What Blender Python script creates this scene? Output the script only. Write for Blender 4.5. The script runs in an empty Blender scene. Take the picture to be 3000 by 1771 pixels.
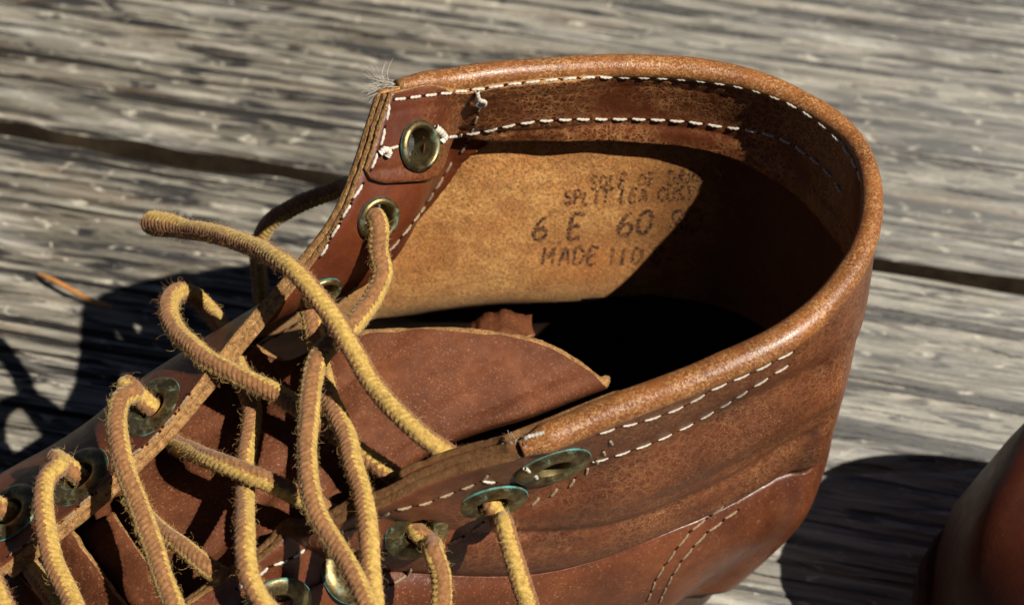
import bpy, math, random
import numpy as np
from mathutils import Vector, Matrix
from mathutils.bvhtree import BVHTree
random.seed(7); rng = np.random.default_rng(7)
C = bpy.context.scene.collection
sc = bpy.context.scene
MM = 0.001

# ------------------------------------------------------------------ camera, sky, sun, exposure
PITCH = math.radians(50); FPX = 70/36*3000
FW = np.array([0, math.cos(PITCH), -math.sin(PITCH)]); UP = np.array([0, math.sin(PITCH), math.cos(PITCH)]); RT = np.array([1., 0, 0])
CAM = np.array([0, 0, .10]) - .45*FW
cd = bpy.data.cameras.new('camera'); co = bpy.data.objects.new('camera', cd); C.objects.link(co)
co.location = CAM; co.rotation_euler = (math.pi/2-PITCH, 0, 0)
cd.lens = 70; cd.sensor_width = 36; cd.clip_start = .01; cd.clip_end = 100
cd.dof.use_dof = True; cd.dof.focus_distance = .437; cd.dof.aperture_fstop = 18
sc.camera = co
SUN = Vector((96, -58, 142)).normalized()
w = bpy.data.worlds.new('World'); sc.world = w; w.use_nodes = True
nt = w.node_tree; bg = nt.nodes['Background']
sky = nt.nodes.new('ShaderNodeTexSky'); sky.sky_type = 'NISHITA'; sky.sun_disc = False
sky.sun_elevation = math.asin(SUN.z); sky.sun_rotation = math.atan2(SUN.x, SUN.y)
nt.links.new(sky.outputs[0], bg.inputs[0]); bg.inputs[1].default_value = .05
sky.air_density = .2; sky.dust_density = .3; sky.ozone_density = .2
sc.cycles.diffuse_bounces = 1; sc.cycles.glossy_bounces = 2
sl = bpy.data.lights.new('sun', 'SUN'); so = bpy.data.objects.new('sun', sl); C.objects.link(so)
sl.energy = 5; sl.angle = math.radians(.5); sl.color = (1, .945, .86)
so.rotation_euler = SUN.to_track_quat('Z', 'Y').to_euler(); so.location = SUN*2
vs = sc.view_settings; vs.view_transform = 'Standard'; vs.look = 'None'; vs.gamma = 1; vs.exposure = .4

# ------------------------------------------------------------------ points from picture measurements
def P(px, py, z):                                   # world point (m) at height z (mm) seen at photo pixel
    d = RT*(px-1500)/FPX + UP*(885.5-py)/FPX + FW
    return CAM + d*((z*MM-CAM[2])/d[2])
def proj(p):
    v = np.asarray(p)-CAM; k = v@FW
    return np.stack([1500+FPX*(v@RT)/k, 885.5-FPX*(v@UP)/k], -1)
def PX(*pts): return np.array([P(*p) for p in pts])
def ray(px, py): 
    d = RT*(px-1500)/FPX + UP*(885.5-py)/FPX + FW
    return Vector(CAM), Vector(d).normalized()

# ------------------------------------------------------------------ spline and noise helpers
def cr(Pt, n, axis=0):                              # Catmull-Rom, n steps per span
    Pt = np.moveaxis(np.asarray(Pt, float), axis, 0)
    Q = np.concatenate([2*Pt[:1]-Pt[1:2], Pt, 2*Pt[-1:]-Pt[-2:-1]])
    t = np.arange((len(Pt)-1)*n+1)/n; i = np.minimum(t.astype(int), len(Pt)-2); f = t-i
    f = f.reshape((-1,)+(1,)*(Pt.ndim-1))
    a, b, c, d = Q[i], Q[i+1], Q[i+2], Q[i+3]
    R = .5*(2*b+(c-a)*f+(2*a-5*b+4*c-d)*f**2+(3*b-a-3*c+d)*f**3)
    return np.moveaxis(R, 0, axis)
def resample(L, step=None, n=None):
    s = np.concatenate([[0], np.cumsum(np.linalg.norm(np.diff(L, axis=0), axis=1))])
    n = n or max(2, int(round(s[-1]/step))+1)
    t = np.linspace(0, s[-1], n)
    return np.stack([np.interp(t, s, L[:, k]) for k in range(L.shape[1])], 1), t
def _h(ix, iy, seed):
    n = (ix.astype(np.int64)*374761393 + iy.astype(np.int64)*668265263 + seed*974711) & 0x7fffffff
    n = ((n ^ (n >> 13))*1274126177) & 0x7fffffff
    return ((n ^ (n >> 16)) & 0xffff)/65535.
def vn(x, y, seed=0):
    x = np.asarray(x, float); y = np.asarray(y, float)
    ix = np.floor(x); iy = np.floor(y); fx = x-ix; fy = y-iy
    fx = fx*fx*(3-2*fx); fy = fy*fy*(3-2*fy)
    a = _h(ix, iy, seed); b = _h(ix+1, iy, seed); c = _h(ix, iy+1, seed); d = _h(ix+1, iy+1, seed)
    return (a*(1-fx)+b*fx)*(1-fy)+(c*(1-fx)+d*fx)*fy
def ss(x, a, b): 
    t = np.clip((x-a)/(b-a), 0, 1); return t*t*(3-2*t)
def nrm(v): return v/np.maximum(np.linalg.norm(v, axis=-1, keepdims=True), 1e-12)
def gridnormals(S):
    a = np.gradient(S, axis=0); b = np.gradient(S, axis=1); return nrm(np.cross(a, b))

# ------------------------------------------------------------------ objects
def link(name, me, parent=None):
    o = bpy.data.objects.new(name, me); C.objects.link(o)
    if parent: o.parent = parent
    return o
def mesh(name, V, F, mats, mi=None, smooth=True):
    me = bpy.data.meshes.new(name)
    V = np.asarray(V, np.float32).reshape(-1, 3)
    me.from_pydata([], [], []) 
    if isinstance(F, np.ndarray):
        n, k = F.shape
        me.vertices.add(len(V)); me.vertices.foreach_set('co', V.ravel())
        me.loops.add(n*k); me.loops.foreach_set('vertex_index', F.astype(np.int32).ravel())
        me.polygons.add(n); me.polygons.foreach_set('loop_start', np.arange(0, n*k, k, dtype=np.int32))
        me.polygons.foreach_set('loop_total', np.full(n, k, np.int32))
        me.update(calc_edges=True)
    else:
        me.clear_geometry(); me.from_pydata([tuple(map(float, v)) for v in V], [], F)
    for m in (mats if isinstance(mats, (list, tuple)) else [mats]): me.materials.append(m)
    if mi is not None: me.polygons.foreach_set('material_index', np.asarray(mi, np.int32))
    me.polygons.foreach_set('use_smooth', np.full(len(me.polygons), smooth))
    me.update(); return me
def thing(name, label, cat, loc=(0, 0, 0)):
    o = bpy.data.objects.new(name, None); C.objects.link(o); o.location = loc; o.empty_display_size = .01
    o['label'] = label; o['category'] = cat; return o
def gridfaces(R, Cn, off=0, flip=False):
    i, j = np.meshgrid(np.arange(R-1), np.arange(Cn-1), indexing='ij'); a = off+i*Cn+j
    f = np.stack([a, a+1, a+Cn+1, a+Cn], -1).reshape(-1, 4)
    return f[:, ::-1] if flip else f
def sheet(name, A, B, mats, parent, k=6, bulge=.14, rough=.34, seed=1):
    """closed leather sheet: face A (material 0), face B (material 1), cut edge (material 2)"""
    R, Cn = A.shape[:2]; N = R*Cn
    F = [gridfaces(R, Cn, 0), gridfaces(R, Cn, N, True)]; mi = [np.zeros(len(F[0])), np.ones(len(F[1]))]
    loop = [(0, j) for j in range(Cn)]+[(i, Cn-1) for i in range(1, R)]+[(R-1, j) for j in range(Cn-2, -1, -1)]+[(i, 0) for i in range(R-2, 0, -1)]
    li = np.array(loop); ins = np.stack([np.clip(li[:, 0], 1, R-2), np.clip(li[:, 1], 1, Cn-2)], 1)
    a = A[li[:, 0], li[:, 1]]; b = B[li[:, 0], li[:, 1]]
    out = nrm(a-A[ins[:, 0], ins[:, 1]]); th = np.linalg.norm(a-b, axis=1, keepdims=True)
    idx = li[:, 0]*Cn+li[:, 1]; rings = [idx]; V = [A.reshape(-1, 3), B.reshape(-1, 3)]; off = 2*N
    s = np.concatenate([[0], np.cumsum(np.linalg.norm(np.diff(a, axis=0), axis=1))])/MM
    for r in range(1, k):
        t = r/k; nz = (vn(s*1.8, np.full_like(s, r*1.7), seed)-.5)+.6*(vn(s*4.1, np.full_like(s, r*3.1), seed+3)-.5)
        V.append(a*(1-t)+b*t+out*(th*bulge*math.sin(math.pi*t)+(nz*rough*MM)[:, None]))
        rings.append(off+np.arange(len(loop))); off += len(loop)
    rings.append(idx+N)
    for r in range(k):
        p, q = rings[r], rings[r+1]; f = np.stack([np.roll(p, -1), p, q, np.roll(q, -1)], 1); F.append(f); mi.append(np.full(len(f), 2))
    F = np.concatenate(F); mi = np.concatenate(mi); V = np.concatenate(V)
    o = link(name, mesh(name, V, F, mats, mi), parent); o['_'] = 0; del o['_']
    return o, (V, F)
def frames(L):
    T = nrm(np.gradient(L, axis=0)); N = np.zeros_like(T)
    n = np.cross(T[0], [0, 0, 1]); n = n if np.linalg.norm(n) > 1e-3 else np.array([1., 0, 0]); n = n/np.linalg.norm(n)
    for i in range(len(L)):
        n = n-T[i]*(n@T[i]); n = n/np.linalg.norm(n); N[i] = n
    return T, N, np.cross(T, N)
def tube(L, r, k=10, caps=True):
    T, N, B = frames(L); r = np.broadcast_to(r, (len(L),))
    a = np.arange(k)/k*2*math.pi
    V = L[:, None]+r[:, None, None]*(np.cos(a)[None, :, None]*N[:, None]+np.sin(a)[None, :, None]*B[:, None])
    return V, tubefaces(len(L), k, caps)
def tubefaces(n, k, caps=True):
    i, j = np.meshgrid(np.arange(n-1), np.arange(k), indexing='ij'); j2 = (j+1) % k
    return np.stack([i*k+j, i*k+j2, (i+1)*k+j2, (i+1)*k+j], -1).reshape(-1, 4)

# ------------------------------------------------------------------ materials
def mat(name):
    m = bpy.data.materials.new(name); m.use_nodes = True; t = m.node_tree
    return m, t, t.nodes['Principled BSDF']
def nd(t, kind, **kw):
    n = t.nodes.new('ShaderNode'+kind)
    for k, v in kw.items():
        if k in n.inputs: n.inputs[k].default_value = v
        else: setattr(n, k, v)
    return n
def coords(t, scale=(1, 1, 1), rot=(0, 0, 0)):
    tc = nd(t, 'TexCoord'); mp = nd(t, 'Mapping'); mp.inputs['Scale'].default_value = scale; mp.inputs['Rotation'].default_value = rot
    t.links.new(tc.outputs['Object'], mp.inputs[0]); return mp.outputs[0]
def noise(t, co_, scale, detail=4, rough=.6, dist=0):
    n = nd(t, 'TexNoise'); n.inputs['Scale'].default_value = scale; n.inputs['Detail'].default_value = detail
    n.inputs['Roughness'].default_value = rough; n.inputs['Distortion'].default_value = dist
    t.links.new(co_, n.inputs['Vector']); return n.outputs['Fac']
def ramp(t, fac, stops):
    r = nd(t, 'ValToRGB'); e = r.color_ramp.elements
    while len(e) < len(stops): e.new(.5)
    for q, (p, c) in zip(e, stops):
        q.position = p; q.color = (c if len(c) == 4 else (*c, 1)) if hasattr(c, '__len__') else (c, c, c, 1)
    t.links.new(fac, r.inputs[0]); return r.outputs[0]
def mix(t, fac, a, b, mode='MIX'):
    m = nd(t, 'Mix', data_type='RGBA', blend_type=mode)
    for s, v in ((0, fac), (6, a), (7, b)):
        if isinstance(v, bpy.types.NodeSocket): t.links.new(v, m.inputs[s])
        else: m.inputs[s].default_value = v if s == 0 else (*v, 1)
    return m.outputs[2]
def mth(t, op, a, b=0.):
    m = nd(t, 'Math', operation=op)
    for s, v in ((0, a), (1, b)):
        if isinstance(v, bpy.types.NodeSocket): t.links.new(v, m.inputs[s])
        else: m.inputs[s].default_value = v
    return m.outputs[0]
def bump(t, bs, h, strength, dist):
    b = nd(t, 'Bump'); b.inputs['Strength'].default_value = strength; b.inputs['Distance'].default_value = dist
    t.links.new(h, b.inputs['Height'])
    prev = bs.inputs['Normal'].links
    if prev: t.links.new(prev[0].from_socket, b.inputs['Normal'])
    t.links.new(b.outputs[0], bs.inputs['Normal'])

def leather(name, dark, mid, fleck, fl_lo=.56, fl_hi=.66, fl_scale=1500, crack=0, cr_scale=520, rough=(.38, .6), bmp=.35, spec=.5, big=55, wx=None, sx0=.3):
    m, t, b = mat(name); c = coords(t)
    base = mix(t, ramp(t, noise(t, c, big, 5, .65), [(.3, 0.), (.7, 1.)]), dark, mid)
    base = mix(t, mth(t, 'MULTIPLY', ramp(t, noise(t, c, 380, 3), [(.4, 0.), (.75, 1.)]), .5), base, dark)
    # worn tan flecks, denser where the finish is rubbed
    wear = ramp(t, noise(t, c, big*1.6, 4, .7, .5), [(.32, 0.), (.68, 1.)])
    fn = noise(t, c, fl_scale, 3, .65, .9)
    fl = ramp(t, fn, [(fl_lo, 0.), (fl_hi, 1.)])
    flm = mth(t, 'MULTIPLY', fl, mth(t, 'ADD', mth(t, 'MULTIPLY', wear, .8), .12))
    if wx:                                              # rubbed paler towards the heel
        sw = nd(t, 'SeparateXYZ'); t.links.new(c, sw.inputs[0]); mw = nd(t, 'MapRange'); mw.inputs[1].default_value, mw.inputs[2].default_value = wx; mw.inputs[3].default_value = sx0; mw.inputs[4].default_value = 1.
        t.links.new(mth(t, 'ADD', sw.outputs[0], mth(t, 'MULTIPLY', mth(t, 'SUBTRACT', noise(t, c, 30, 4), .5), .09)), mw.inputs[0]); flm = mth(t, 'MULTIPLY', flm, mw.outputs[0])
    col = mix(t, flm, base, fleck)
    # scuffs: short pale scratches
    sc_ = ramp(t, noise(t, coords(t, (.25, 1, 1.4), (.3, .2, .5)), 900, 2, .6, .3), [(.70, 0.), (.75, .55)])
    col = mix(t, mth(t, 'MULTIPLY', sc_, ramp(t, noise(t, c, 60, 3), [(.5, 0.), (.62, 1.)])), col, fleck)
    hgt = mth(t, 'ADD', mth(t, 'MULTIPLY', noise(t, c, 1100, 3, .6), .6), mth(t, 'MULTIPLY', fl, -.15))
    if crack:
        nv = nd(t, 'TexNoise'); nv.inputs['Scale'].default_value = 420; nv.inputs['Detail'].default_value = 3; t.links.new(c, nv.inputs['Vector'])
        v1 = nd(t, 'VectorMath', operation='MULTIPLY_ADD'); t.links.new(nv.outputs['Color'], v1.inputs[0]); v1.inputs[1].default_value = (.0022,)*3; t.links.new(c, v1.inputs[2])
        lines = None
        for s_, wd in ((cr_scale, .055), (cr_scale*1.9, .075)):
            vo = nd(t, 'TexVoronoi', feature='DISTANCE_TO_EDGE'); vo.inputs['Scale'].default_value = s_; t.links.new(v1.outputs[0], vo.inputs['Vector'])
            l = ramp(t, vo.outputs['Distance'], [(0., 1.), (wd, .55), (wd*2, 0.)])
            lines = l if lines is None else mth(t, 'MAXIMUM', lines, mth(t, 'MULTIPLY', l, .75))
        msk = mth(t, 'MULTIPLY', ramp(t, noise(t, c, 70, 4, .6), [(.36, .1), (.6, 1.)]), ramp(t, noise(t, c, 600, 2), [(.3, .25), (.6, 1.)]))
        lf = mth(t, 'MULTIPLY', mth(t, 'MULTIPLY', lines, msk), crack)
        sx = nd(t, 'SeparateXYZ'); t.links.new(c, sx.inputs[0]); mr = nd(t, 'MapRange'); mr.inputs[1].default_value = -.024; mr.inputs[2].default_value = -.004
        t.links.new(mth(t, 'ADD', sx.outputs[0], mth(t, 'MULTIPLY', mth(t, 'SUBTRACT', noise(t, c, 90, 3), .5), .03)), mr.inputs[0]); mr.inputs[3].default_value = .12
        lf = mth(t, 'MULTIPLY', lf, mr.outputs[0])
        col = mix(t, lf, col, fleck); hgt = mth(t, 'ADD', hgt, mth(t, 'MULTIPLY', lf, -.8))
    t.links.new(col, b.inputs['Base Color'])
    rg = nd(t, 'MapRange'); t.links.new(noise(t, c, 300, 3), rg.inputs[0]); rg.inputs[1].default_value = .3; rg.inputs[2].default_value = .7
    rg.inputs[3].default_value, rg.inputs[4].default_value = rough; 
    t.links.new(mth(t, 'ADD', rg.outputs[0], mth(t, 'MULTIPLY', flm, .2)), b.inputs['Roughness'])
    b.inputs['Specular IOR Level'].default_value = spec
    bump(t, b, hgt, bmp, .0005)
    if wx: bump(t, b, noise(t, coords(t, (.3, .6, 1.2), (.1, .25, .35)), 330, 5, .65, .8), .16, .001)
    return m
M_out = leather('brown_leather', (.052, .0125, .0048), (.178, .048, .0145), (.44, .21, .080), .52, .63, fl_scale=2500, crack=.30, cr_scale=330, rough=(.34, .5), bmp=.4, big=38, wx=(-.005, .06), sx0=.12)
M_counter = leather('smooth_leather', (.068, .018, .007), (.195, .057, .019), (.42, .20, .085), .58, .72, rough=(.3, .42), bmp=.3, spec=.45, big=42)
M_band = leather('crackled_leather', (.070, .016, .006), (.135, .033, .010), (.48, .23, .08), .70, .80, crack=.95, rough=(.36, .52), bmp=.3, spec=.4)
M_facing = leather('facing_leather', (.075, .016, .006), (.16, .038, .011), (.50, .25, .10), .70, .80, crack=.08, rough=(.3, .5), bmp=.35)
M_roll = leather('rolled_collar_leather', (.12, .036, .009), (.29, .100, .025), (.56, .31, .115), .46, .61, fl_scale=1900, rough=(.26, .38), bmp=.28, spec=.6, big=90)
M_tongue = leather('tongue_leather', (.058, .017, .007), (.165, .054, .022), (.38, .185, .085), .55, .72, fl_scale=1900, rough=(.6, .75), bmp=.4, spec=.12, big=60)
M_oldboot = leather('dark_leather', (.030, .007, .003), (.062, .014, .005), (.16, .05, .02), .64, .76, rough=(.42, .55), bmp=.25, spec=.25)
def suede():
    m, t, b = mat('suede_lining'); c = coords(t)
    col = mix(t, ramp(t, noise(t, c, 45, 4, .6), [(.34, 0.), (.66, 1.)]), (.52, .185, .045), (.84, .44, .14))
    col = mix(t, mth(t, 'MULTIPLY', ramp(t, noise(t, c, 210, 4, .7, .5), [(.42, 1.), (.6, 0.)]), .55), col, (.40, .145, .038))
    sp = ramp(t, noise(t, c, 1300, 5, .8), [(.34, 0.), (.56, 1.)])
    col = mix(t, sp, (.17, .065, .018), col)
    col = mix(t, ramp(t, noise(t, c, 2100, 2, .6), [(.6, 0.), (.75, .6)]), col, (.86, .58, .26))
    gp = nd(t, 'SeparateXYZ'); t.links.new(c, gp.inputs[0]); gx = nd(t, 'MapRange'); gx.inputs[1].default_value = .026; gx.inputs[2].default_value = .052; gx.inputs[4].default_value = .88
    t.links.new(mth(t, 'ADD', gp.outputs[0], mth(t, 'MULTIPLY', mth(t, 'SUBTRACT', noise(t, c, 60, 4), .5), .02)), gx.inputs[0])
    col = mix(t, gx.outputs[0], col, (.085, .032, .010))         # shade towards the heel, painted into the lining colour
    t.links.new(col, b.inputs['Base Color']); b.inputs['Roughness'].default_value = .95; b.inputs['Specular IOR Level'].default_value = .15
    b.inputs['Sheen Weight'].default_value = .35; b.inputs['Sheen Roughness'].default_value = .4; b.inputs['Sheen Tint'].default_value = (1, .8, .5, 1)
    bump(t, b, noise(t, c, 1500, 4, .75), .7, .0006); return m
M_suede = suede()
def cutedge():
    m, t, b = mat('cut_leather_edge'); c = coords(t)
    col = mix(t, ramp(t, noise(t, c, 600, 5, .75), [(.33, 0.), (.62, 1.)]), (.16, .062, .02), (.50, .27, .095))
    col = mix(t, ramp(t, noise(t, c, 1900, 3, .7, 1.), [(.54, 0.), (.68, .8)]), col, (.68, .45, .22))
    col = mix(t, ramp(t, noise(t, c, 1500, 3, .7, .6), [(.3, .9), (.42, 0.)]), col, (.05, .022, .01))
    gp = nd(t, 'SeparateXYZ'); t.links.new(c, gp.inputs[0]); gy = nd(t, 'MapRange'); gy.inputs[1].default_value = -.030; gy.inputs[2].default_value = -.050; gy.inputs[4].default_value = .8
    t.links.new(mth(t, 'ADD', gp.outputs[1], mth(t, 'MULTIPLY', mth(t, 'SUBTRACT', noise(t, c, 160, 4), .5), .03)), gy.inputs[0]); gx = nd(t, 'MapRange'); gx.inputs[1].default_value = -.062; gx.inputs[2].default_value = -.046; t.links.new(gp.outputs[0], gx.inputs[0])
    col = mix(t, mth(t, 'MULTIPLY', gy.outputs[0], gx.outputs[0]), col, (.085, .034, .012))     # worn near flap edge, with its shade painted into the colour
    t.links.new(col, b.inputs['Base Color']); b.inputs['Roughness'].default_value = .9; b.inputs['Specular IOR Level'].default_value = .2
    bump(t, b, noise(t, c, 1300, 4, .8), .9, .0008); return m
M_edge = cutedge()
def simple(name, a, b_, scale, rough, sheen=0, bmp=.3, metal=0):
    m, t, b = mat(name); c = coords(t)
    t.links.new(mix(t, ramp(t, noise(t, c, scale, 4), [(.35, 0.), (.65, 1.)]), a, b_), b.inputs['Base Color'])
    b.inputs['Roughness'].default_value = rough; b.inputs['Sheen Weight'].default_value = sheen; b.inputs['Metallic'].default_value = metal; b.inputs['Specular IOR Level'].default_value = .1 if rough > .85 else .5
    if bmp: bump(t, b, noise(t, c, scale*2.5, 3), bmp, .0003)
    return m
M_yel = simple('yellow_yarn', (.32, .19, .034), (.56, .36, .082), 900, .8, .2)
M_brn = simple('brown_yarn', (.165, .067, .019), (.31, .138, .042), 900, .85, .2)
M_yfz = simple('yellow_fuzz', (.50, .31, .09), (.66, .44, .16), 300, .8, 0, 0)
M_bfz = simple('brown_fuzz', (.28, .125, .035), (.42, .21, .065), 300, .8, 0, 0)
M_thr = simple('white_thread', (.40, .34, .25), (.74, .69, .58), 420, .7, .1)
M_hole = simple('needle_hole', (.014, .005, .002), (.03, .01, .004), 900, .95, 0, 0)
M_dthr = simple('dull_thread', (.17, .11, .055), (.36, .26, .15), 500, .8, .1)
def brass():
    m, t, b = mat('tarnished_brass'); c = coords(t)
    col = mix(t, ramp(t, noise(t, c, 260, 4, .7), [(.38, 0.), (.62, 1.)]), (.075, .056, .028), (.29, .215, .09))
    gm = nd(t, 'NewGeometry')
    pat = ramp(t, noise(t, c, 420, 4, .7, .4), [(.55, 0.), (.68, 1.)])
    edge = ramp(t, gm.outputs['Pointiness'], [(.52, 0.), (.58, .75)])
    pm = mth(t, 'MULTIPLY', pat, .45)
    col = mix(t, pm, col, mix(t, noise(t, c, 900, 2), (.05, .17, .13), (.16, .42, .34)))
    t.links.new(col, b.inputs['Base Color'])
    t.links.new(mth(t, 'SUBTRACT', .9, mth(t, 'MULTIPLY', pm, .8)), b.inputs['Metallic'])
    t.links.new(mth(t, 'ADD', .42, mth(t, 'MULTIPLY', pm, .4)), b.inputs['Roughness'])
    bump(t, b, noise(t, c, 700, 3), .25, .0003); return m
M_brass = brass()
M_barrel = simple('dark_brass_barrel', (.10, .075, .03), (.24, .18, .07), 300, .6, 0, 0, .8)
M_green = simple('verdigris', (.035, .07, .05), (.06, .27, .23), 420, .7, 0, .4)
def ink():
    m, t, b = mat('worn_ink'); c = coords(t)
    col = mix(t, ramp(t, noise(t, c, 1300, 4, .75), [(.44, 0.), (.63, 1.)]), (.036, .025, .025), (.46, .19, .055))
    t.links.new(col, b.inputs['Base Color']); b.inputs['Roughness'].default_value = .95; b.inputs['Specular IOR Level'].default_value = .1
    bump(t, b, noise(t, c, 1500, 4, .75), .7, .0006); return m
M_ink = ink()
def wood():
    m, t, b = mat('weathered_wood')
    c = coords(t, (1, 1, 1)); st = coords(t, (.09, 1, 1)); st2 = coords(t, (.22, 1, 1)); st3 = coords(t, (.035, 1, 1))
    st4 = coords(t, (.04, 1, 1)); st5 = coords(t, (.15, 1, 1)); st6 = coords(t, (.011, 1, 1)); L_ = lambda v, sc_, lo, hi, d=4, ds=.3: ramp(t, noise(t, v, sc_, d, .62, ds), [(lo, 0.), (hi, 1.)])
    base = mix(t, L_(st3, 36, .38, .62), (.120, .104, .078), (.285, .260, .205))
    base = mix(t, mth(t, 'MULTIPLY', L_(st4, 380, .52, .62, 4, .4), .85), base, (.41, .375, .30))
    base = mix(t, mth(t, 'SUBTRACT', 1., L_(st4, 300, .41, .50, 4, .4)), base, (.040, .037, .034))
    base = mix(t, mth(t, 'MULTIPLY', mth(t, 'SUBTRACT', 1., L_(st5, 300, .38, .46, 4, .6)), .95), base, (.022, .021, .022))
    base = mix(t, mth(t, 'MULTIPLY', L_(st, 110, .54, .68), .5), base, (.19, .125, .062))
    base = mix(t, mth(t, 'MULTIPLY', L_(coords(t, (.4, 1, 1)), 330, .60, .68, 4, .8), .8), base, (.55, .50, .39))
    base = mix(t, mth(t, 'MULTIPLY', mth(t, 'SUBTRACT', 1., L_(st6, 260, .385, .415, 2, .1)), .95), base, (.016, .014, .013))
    base = mix(t, mth(t, 'MULTIPLY', L_(coords(t, (.12, 1, 1)), 60, .56, .66, 4), .55), base, (.50, .475, .41))
    tcx = nd(t, 'SeparateXYZ'); t.links.new(c, tcx.inputs[0]); gx = nd(t, 'MapRange'); t.links.new(mth(t, 'ADD', tcx.outputs[0], mth(t, 'MULTIPLY', noise(t, c, 9, 3), .12)), gx.inputs[0]); gx.inputs[1].default_value = 0.; gx.inputs[2].default_value = .22; gx.inputs[4].default_value = .22
    base = mix(t, gx.outputs[0], base, (.50, .50, .47))
    t.links.new(base, b.inputs['Base Color']); b.inputs['Roughness'].default_value = .85; b.inputs['Specular IOR Level'].default_value = .25
    bump(t, b, noise(t, st4, 300, 4, .62), 1., .002); bump(t, b, L_(st6, 260, .37, .43, 2, .1), 1., .0015); bump(t, b, noise(t, st5, 300, 4, .65), .9, .0016); bump(t, b, noise(t, c, 900, 3, .7), .4, .0005); return m
M_wood = wood()
M_woodside = simple('dark_board_edge', (.014, .010, .006), (.03, .02, .011), 150, .95)  # sides of the boards, much darker than their tops
M_dark = simple('insole_and_shade', (.018, .009, .005), (.035, .018, .009), 90, 1.)  # insole brown, also painted inside the upper as deep shade
M_rubber = simple('dark_sole', (.05, .03, .02), (.09, .05, .03), 200, .7)
M_soil = simple('shaded_soil', (.03, .024, .018), (.07, .055, .04), 40, .95)
M_needle = simple('dry_pine_needle', (.42, .15, .03), (.58, .26, .07), 120, .5)

# ------------------------------------------------------------------ deck boards and the ground below them
deck = bpy.data.objects.new('deck', None); C.objects.link(deck); deck['kind'] = 'structure'
g0 = P(0, 369, 0); g1 = P(3000, 834, 0); ga = math.atan2(g1[1]-g0[1], g1[0]-g0[0]); gm_ = (g0+g1)/2
deck.location = gm_; deck.rotation_euler = (0, 0, ga)
def to_deck(px, py):
    q = P(px, py, 0)-gm_; return np.array([q[0]*math.cos(ga)+q[1]*math.sin(ga), -q[0]*math.sin(ga)+q[1]*math.cos(ga)])/MM
CRACKS = [([(-100, -12), (380, 30), (764, 72), (1130, 118), (1600, 152), (1900, 160)], 1.6, 2.2), ([(1720, 22), (2000, 62), (2400, 118), (3100, 195)], 1.5, 2.0),
          ([(2300, 1352), (2430, 1362), (2640, 1360), (2900, 1352)], 1.8, 3.), ([(2380, 235), (2600, 258), (2950, 300)], 1.2, 1.3),
          ([(-50, 740), (300, 770), (700, 800)], 1.0, 1.2), ([(2560, 980), (2800, 1010), (3050, 1060)], 1.0, 1.2)]
def board(y0, y1, seed, xa=-430, xb=430, sx=2.5, sy=.55):
    x = np.arange(xa, xb+1, sx); y = np.arange(y0, y1+.01, sy); X, Y = np.meshgrid(x, y, indexing='ij')
    wv = 3*vn(X*.012, Y*.03, seed)+6*vn(X*.004, Y*.008, seed+9)
    z = .8*(vn(X*.02, (Y+wv)*.55, seed+1)-.5)+.6*(vn(X*.05, (Y+wv)*1.1, seed+2)-.5)+.5*(vn(X*.011, (Y+wv)*.2, seed+4)-.5)
    z -= .9*ss(vn(X*.03, (Y+wv)*.5, seed+5), .70, .86)
    for pts, wd, dp in CRACKS:
        q = np.array([to_deck(*p) for p in pts]); yy = np.interp(x, q[:, 0], q[:, 1]); on = ss(x, q[0, 0], q[0, 0]+15)*(1-ss(x, q[-1, 0]-15, q[-1, 0]))
        yy = yy+1.2*(vn(x*.09, x*0, 3)-.5); wx = wd*(.5+vn(x*.07, x*0+5, 8))
        z -= 2.2*dp*on[:, None]*np.exp(-((Y-yy[:, None])/wx[:, None])**2)
    e = np.minimum(Y-y0, y1-Y)+.9*(vn(X*.06, Y*0+3, seed+7)-.5)*2; z -= 2.0*(1-ss(e, -.6, 1.8))**1.5
    V = np.stack([X, Y+ (vn(X*.03, Y*0, seed+6)-.5)*1.2, z], -1); R, K = X.shape
    # skirt
    F = [gridfaces(R, K, 0)]; P0 = V.reshape(-1, 3); loops = [(0, j) for j in range(K)]+[(i, K-1) for i in range(1, R)]+[(R-1, j) for j in range(K-2, -1, -1)]+[(i, 0) for i in range(R-2, 0, -1)]
    li = np.array([a*K+b_ for a, b_ in loops]); lo = P0[li].copy(); lo[:, 2] = -26; n = len(P0)
    q = n+np.arange(len(li)); F.append(np.stack([np.roll(li, -1), li, q, np.roll(q, -1)], 1)); mi = np.concatenate([np.zeros(len(F[0])), np.ones(len(F[1]))])
    return link('board', mesh('board', np.concatenate([P0, lo])*MM, np.concatenate(F), [M_wood, M_woodside], deck and mi), deck)
GAP = 3.1
board(GAP, GAP+140, 11); board(-GAP-140, -GAP, 23)
board(3*GAP+140, 3*GAP+280, 31, sx=6, sy=1.2); board(-3*GAP-280, -3*GAP-140, 47, sx=6, sy=1.2)
gr = link('ground', mesh('ground', [(-6, -6, -.16), (6, -6, -.16), (6, 6, -.16), (-6, 6, -.16)], np.array([[0, 1, 2, 3]]), M_soil)); gr['kind'] = 'structure'

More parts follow.
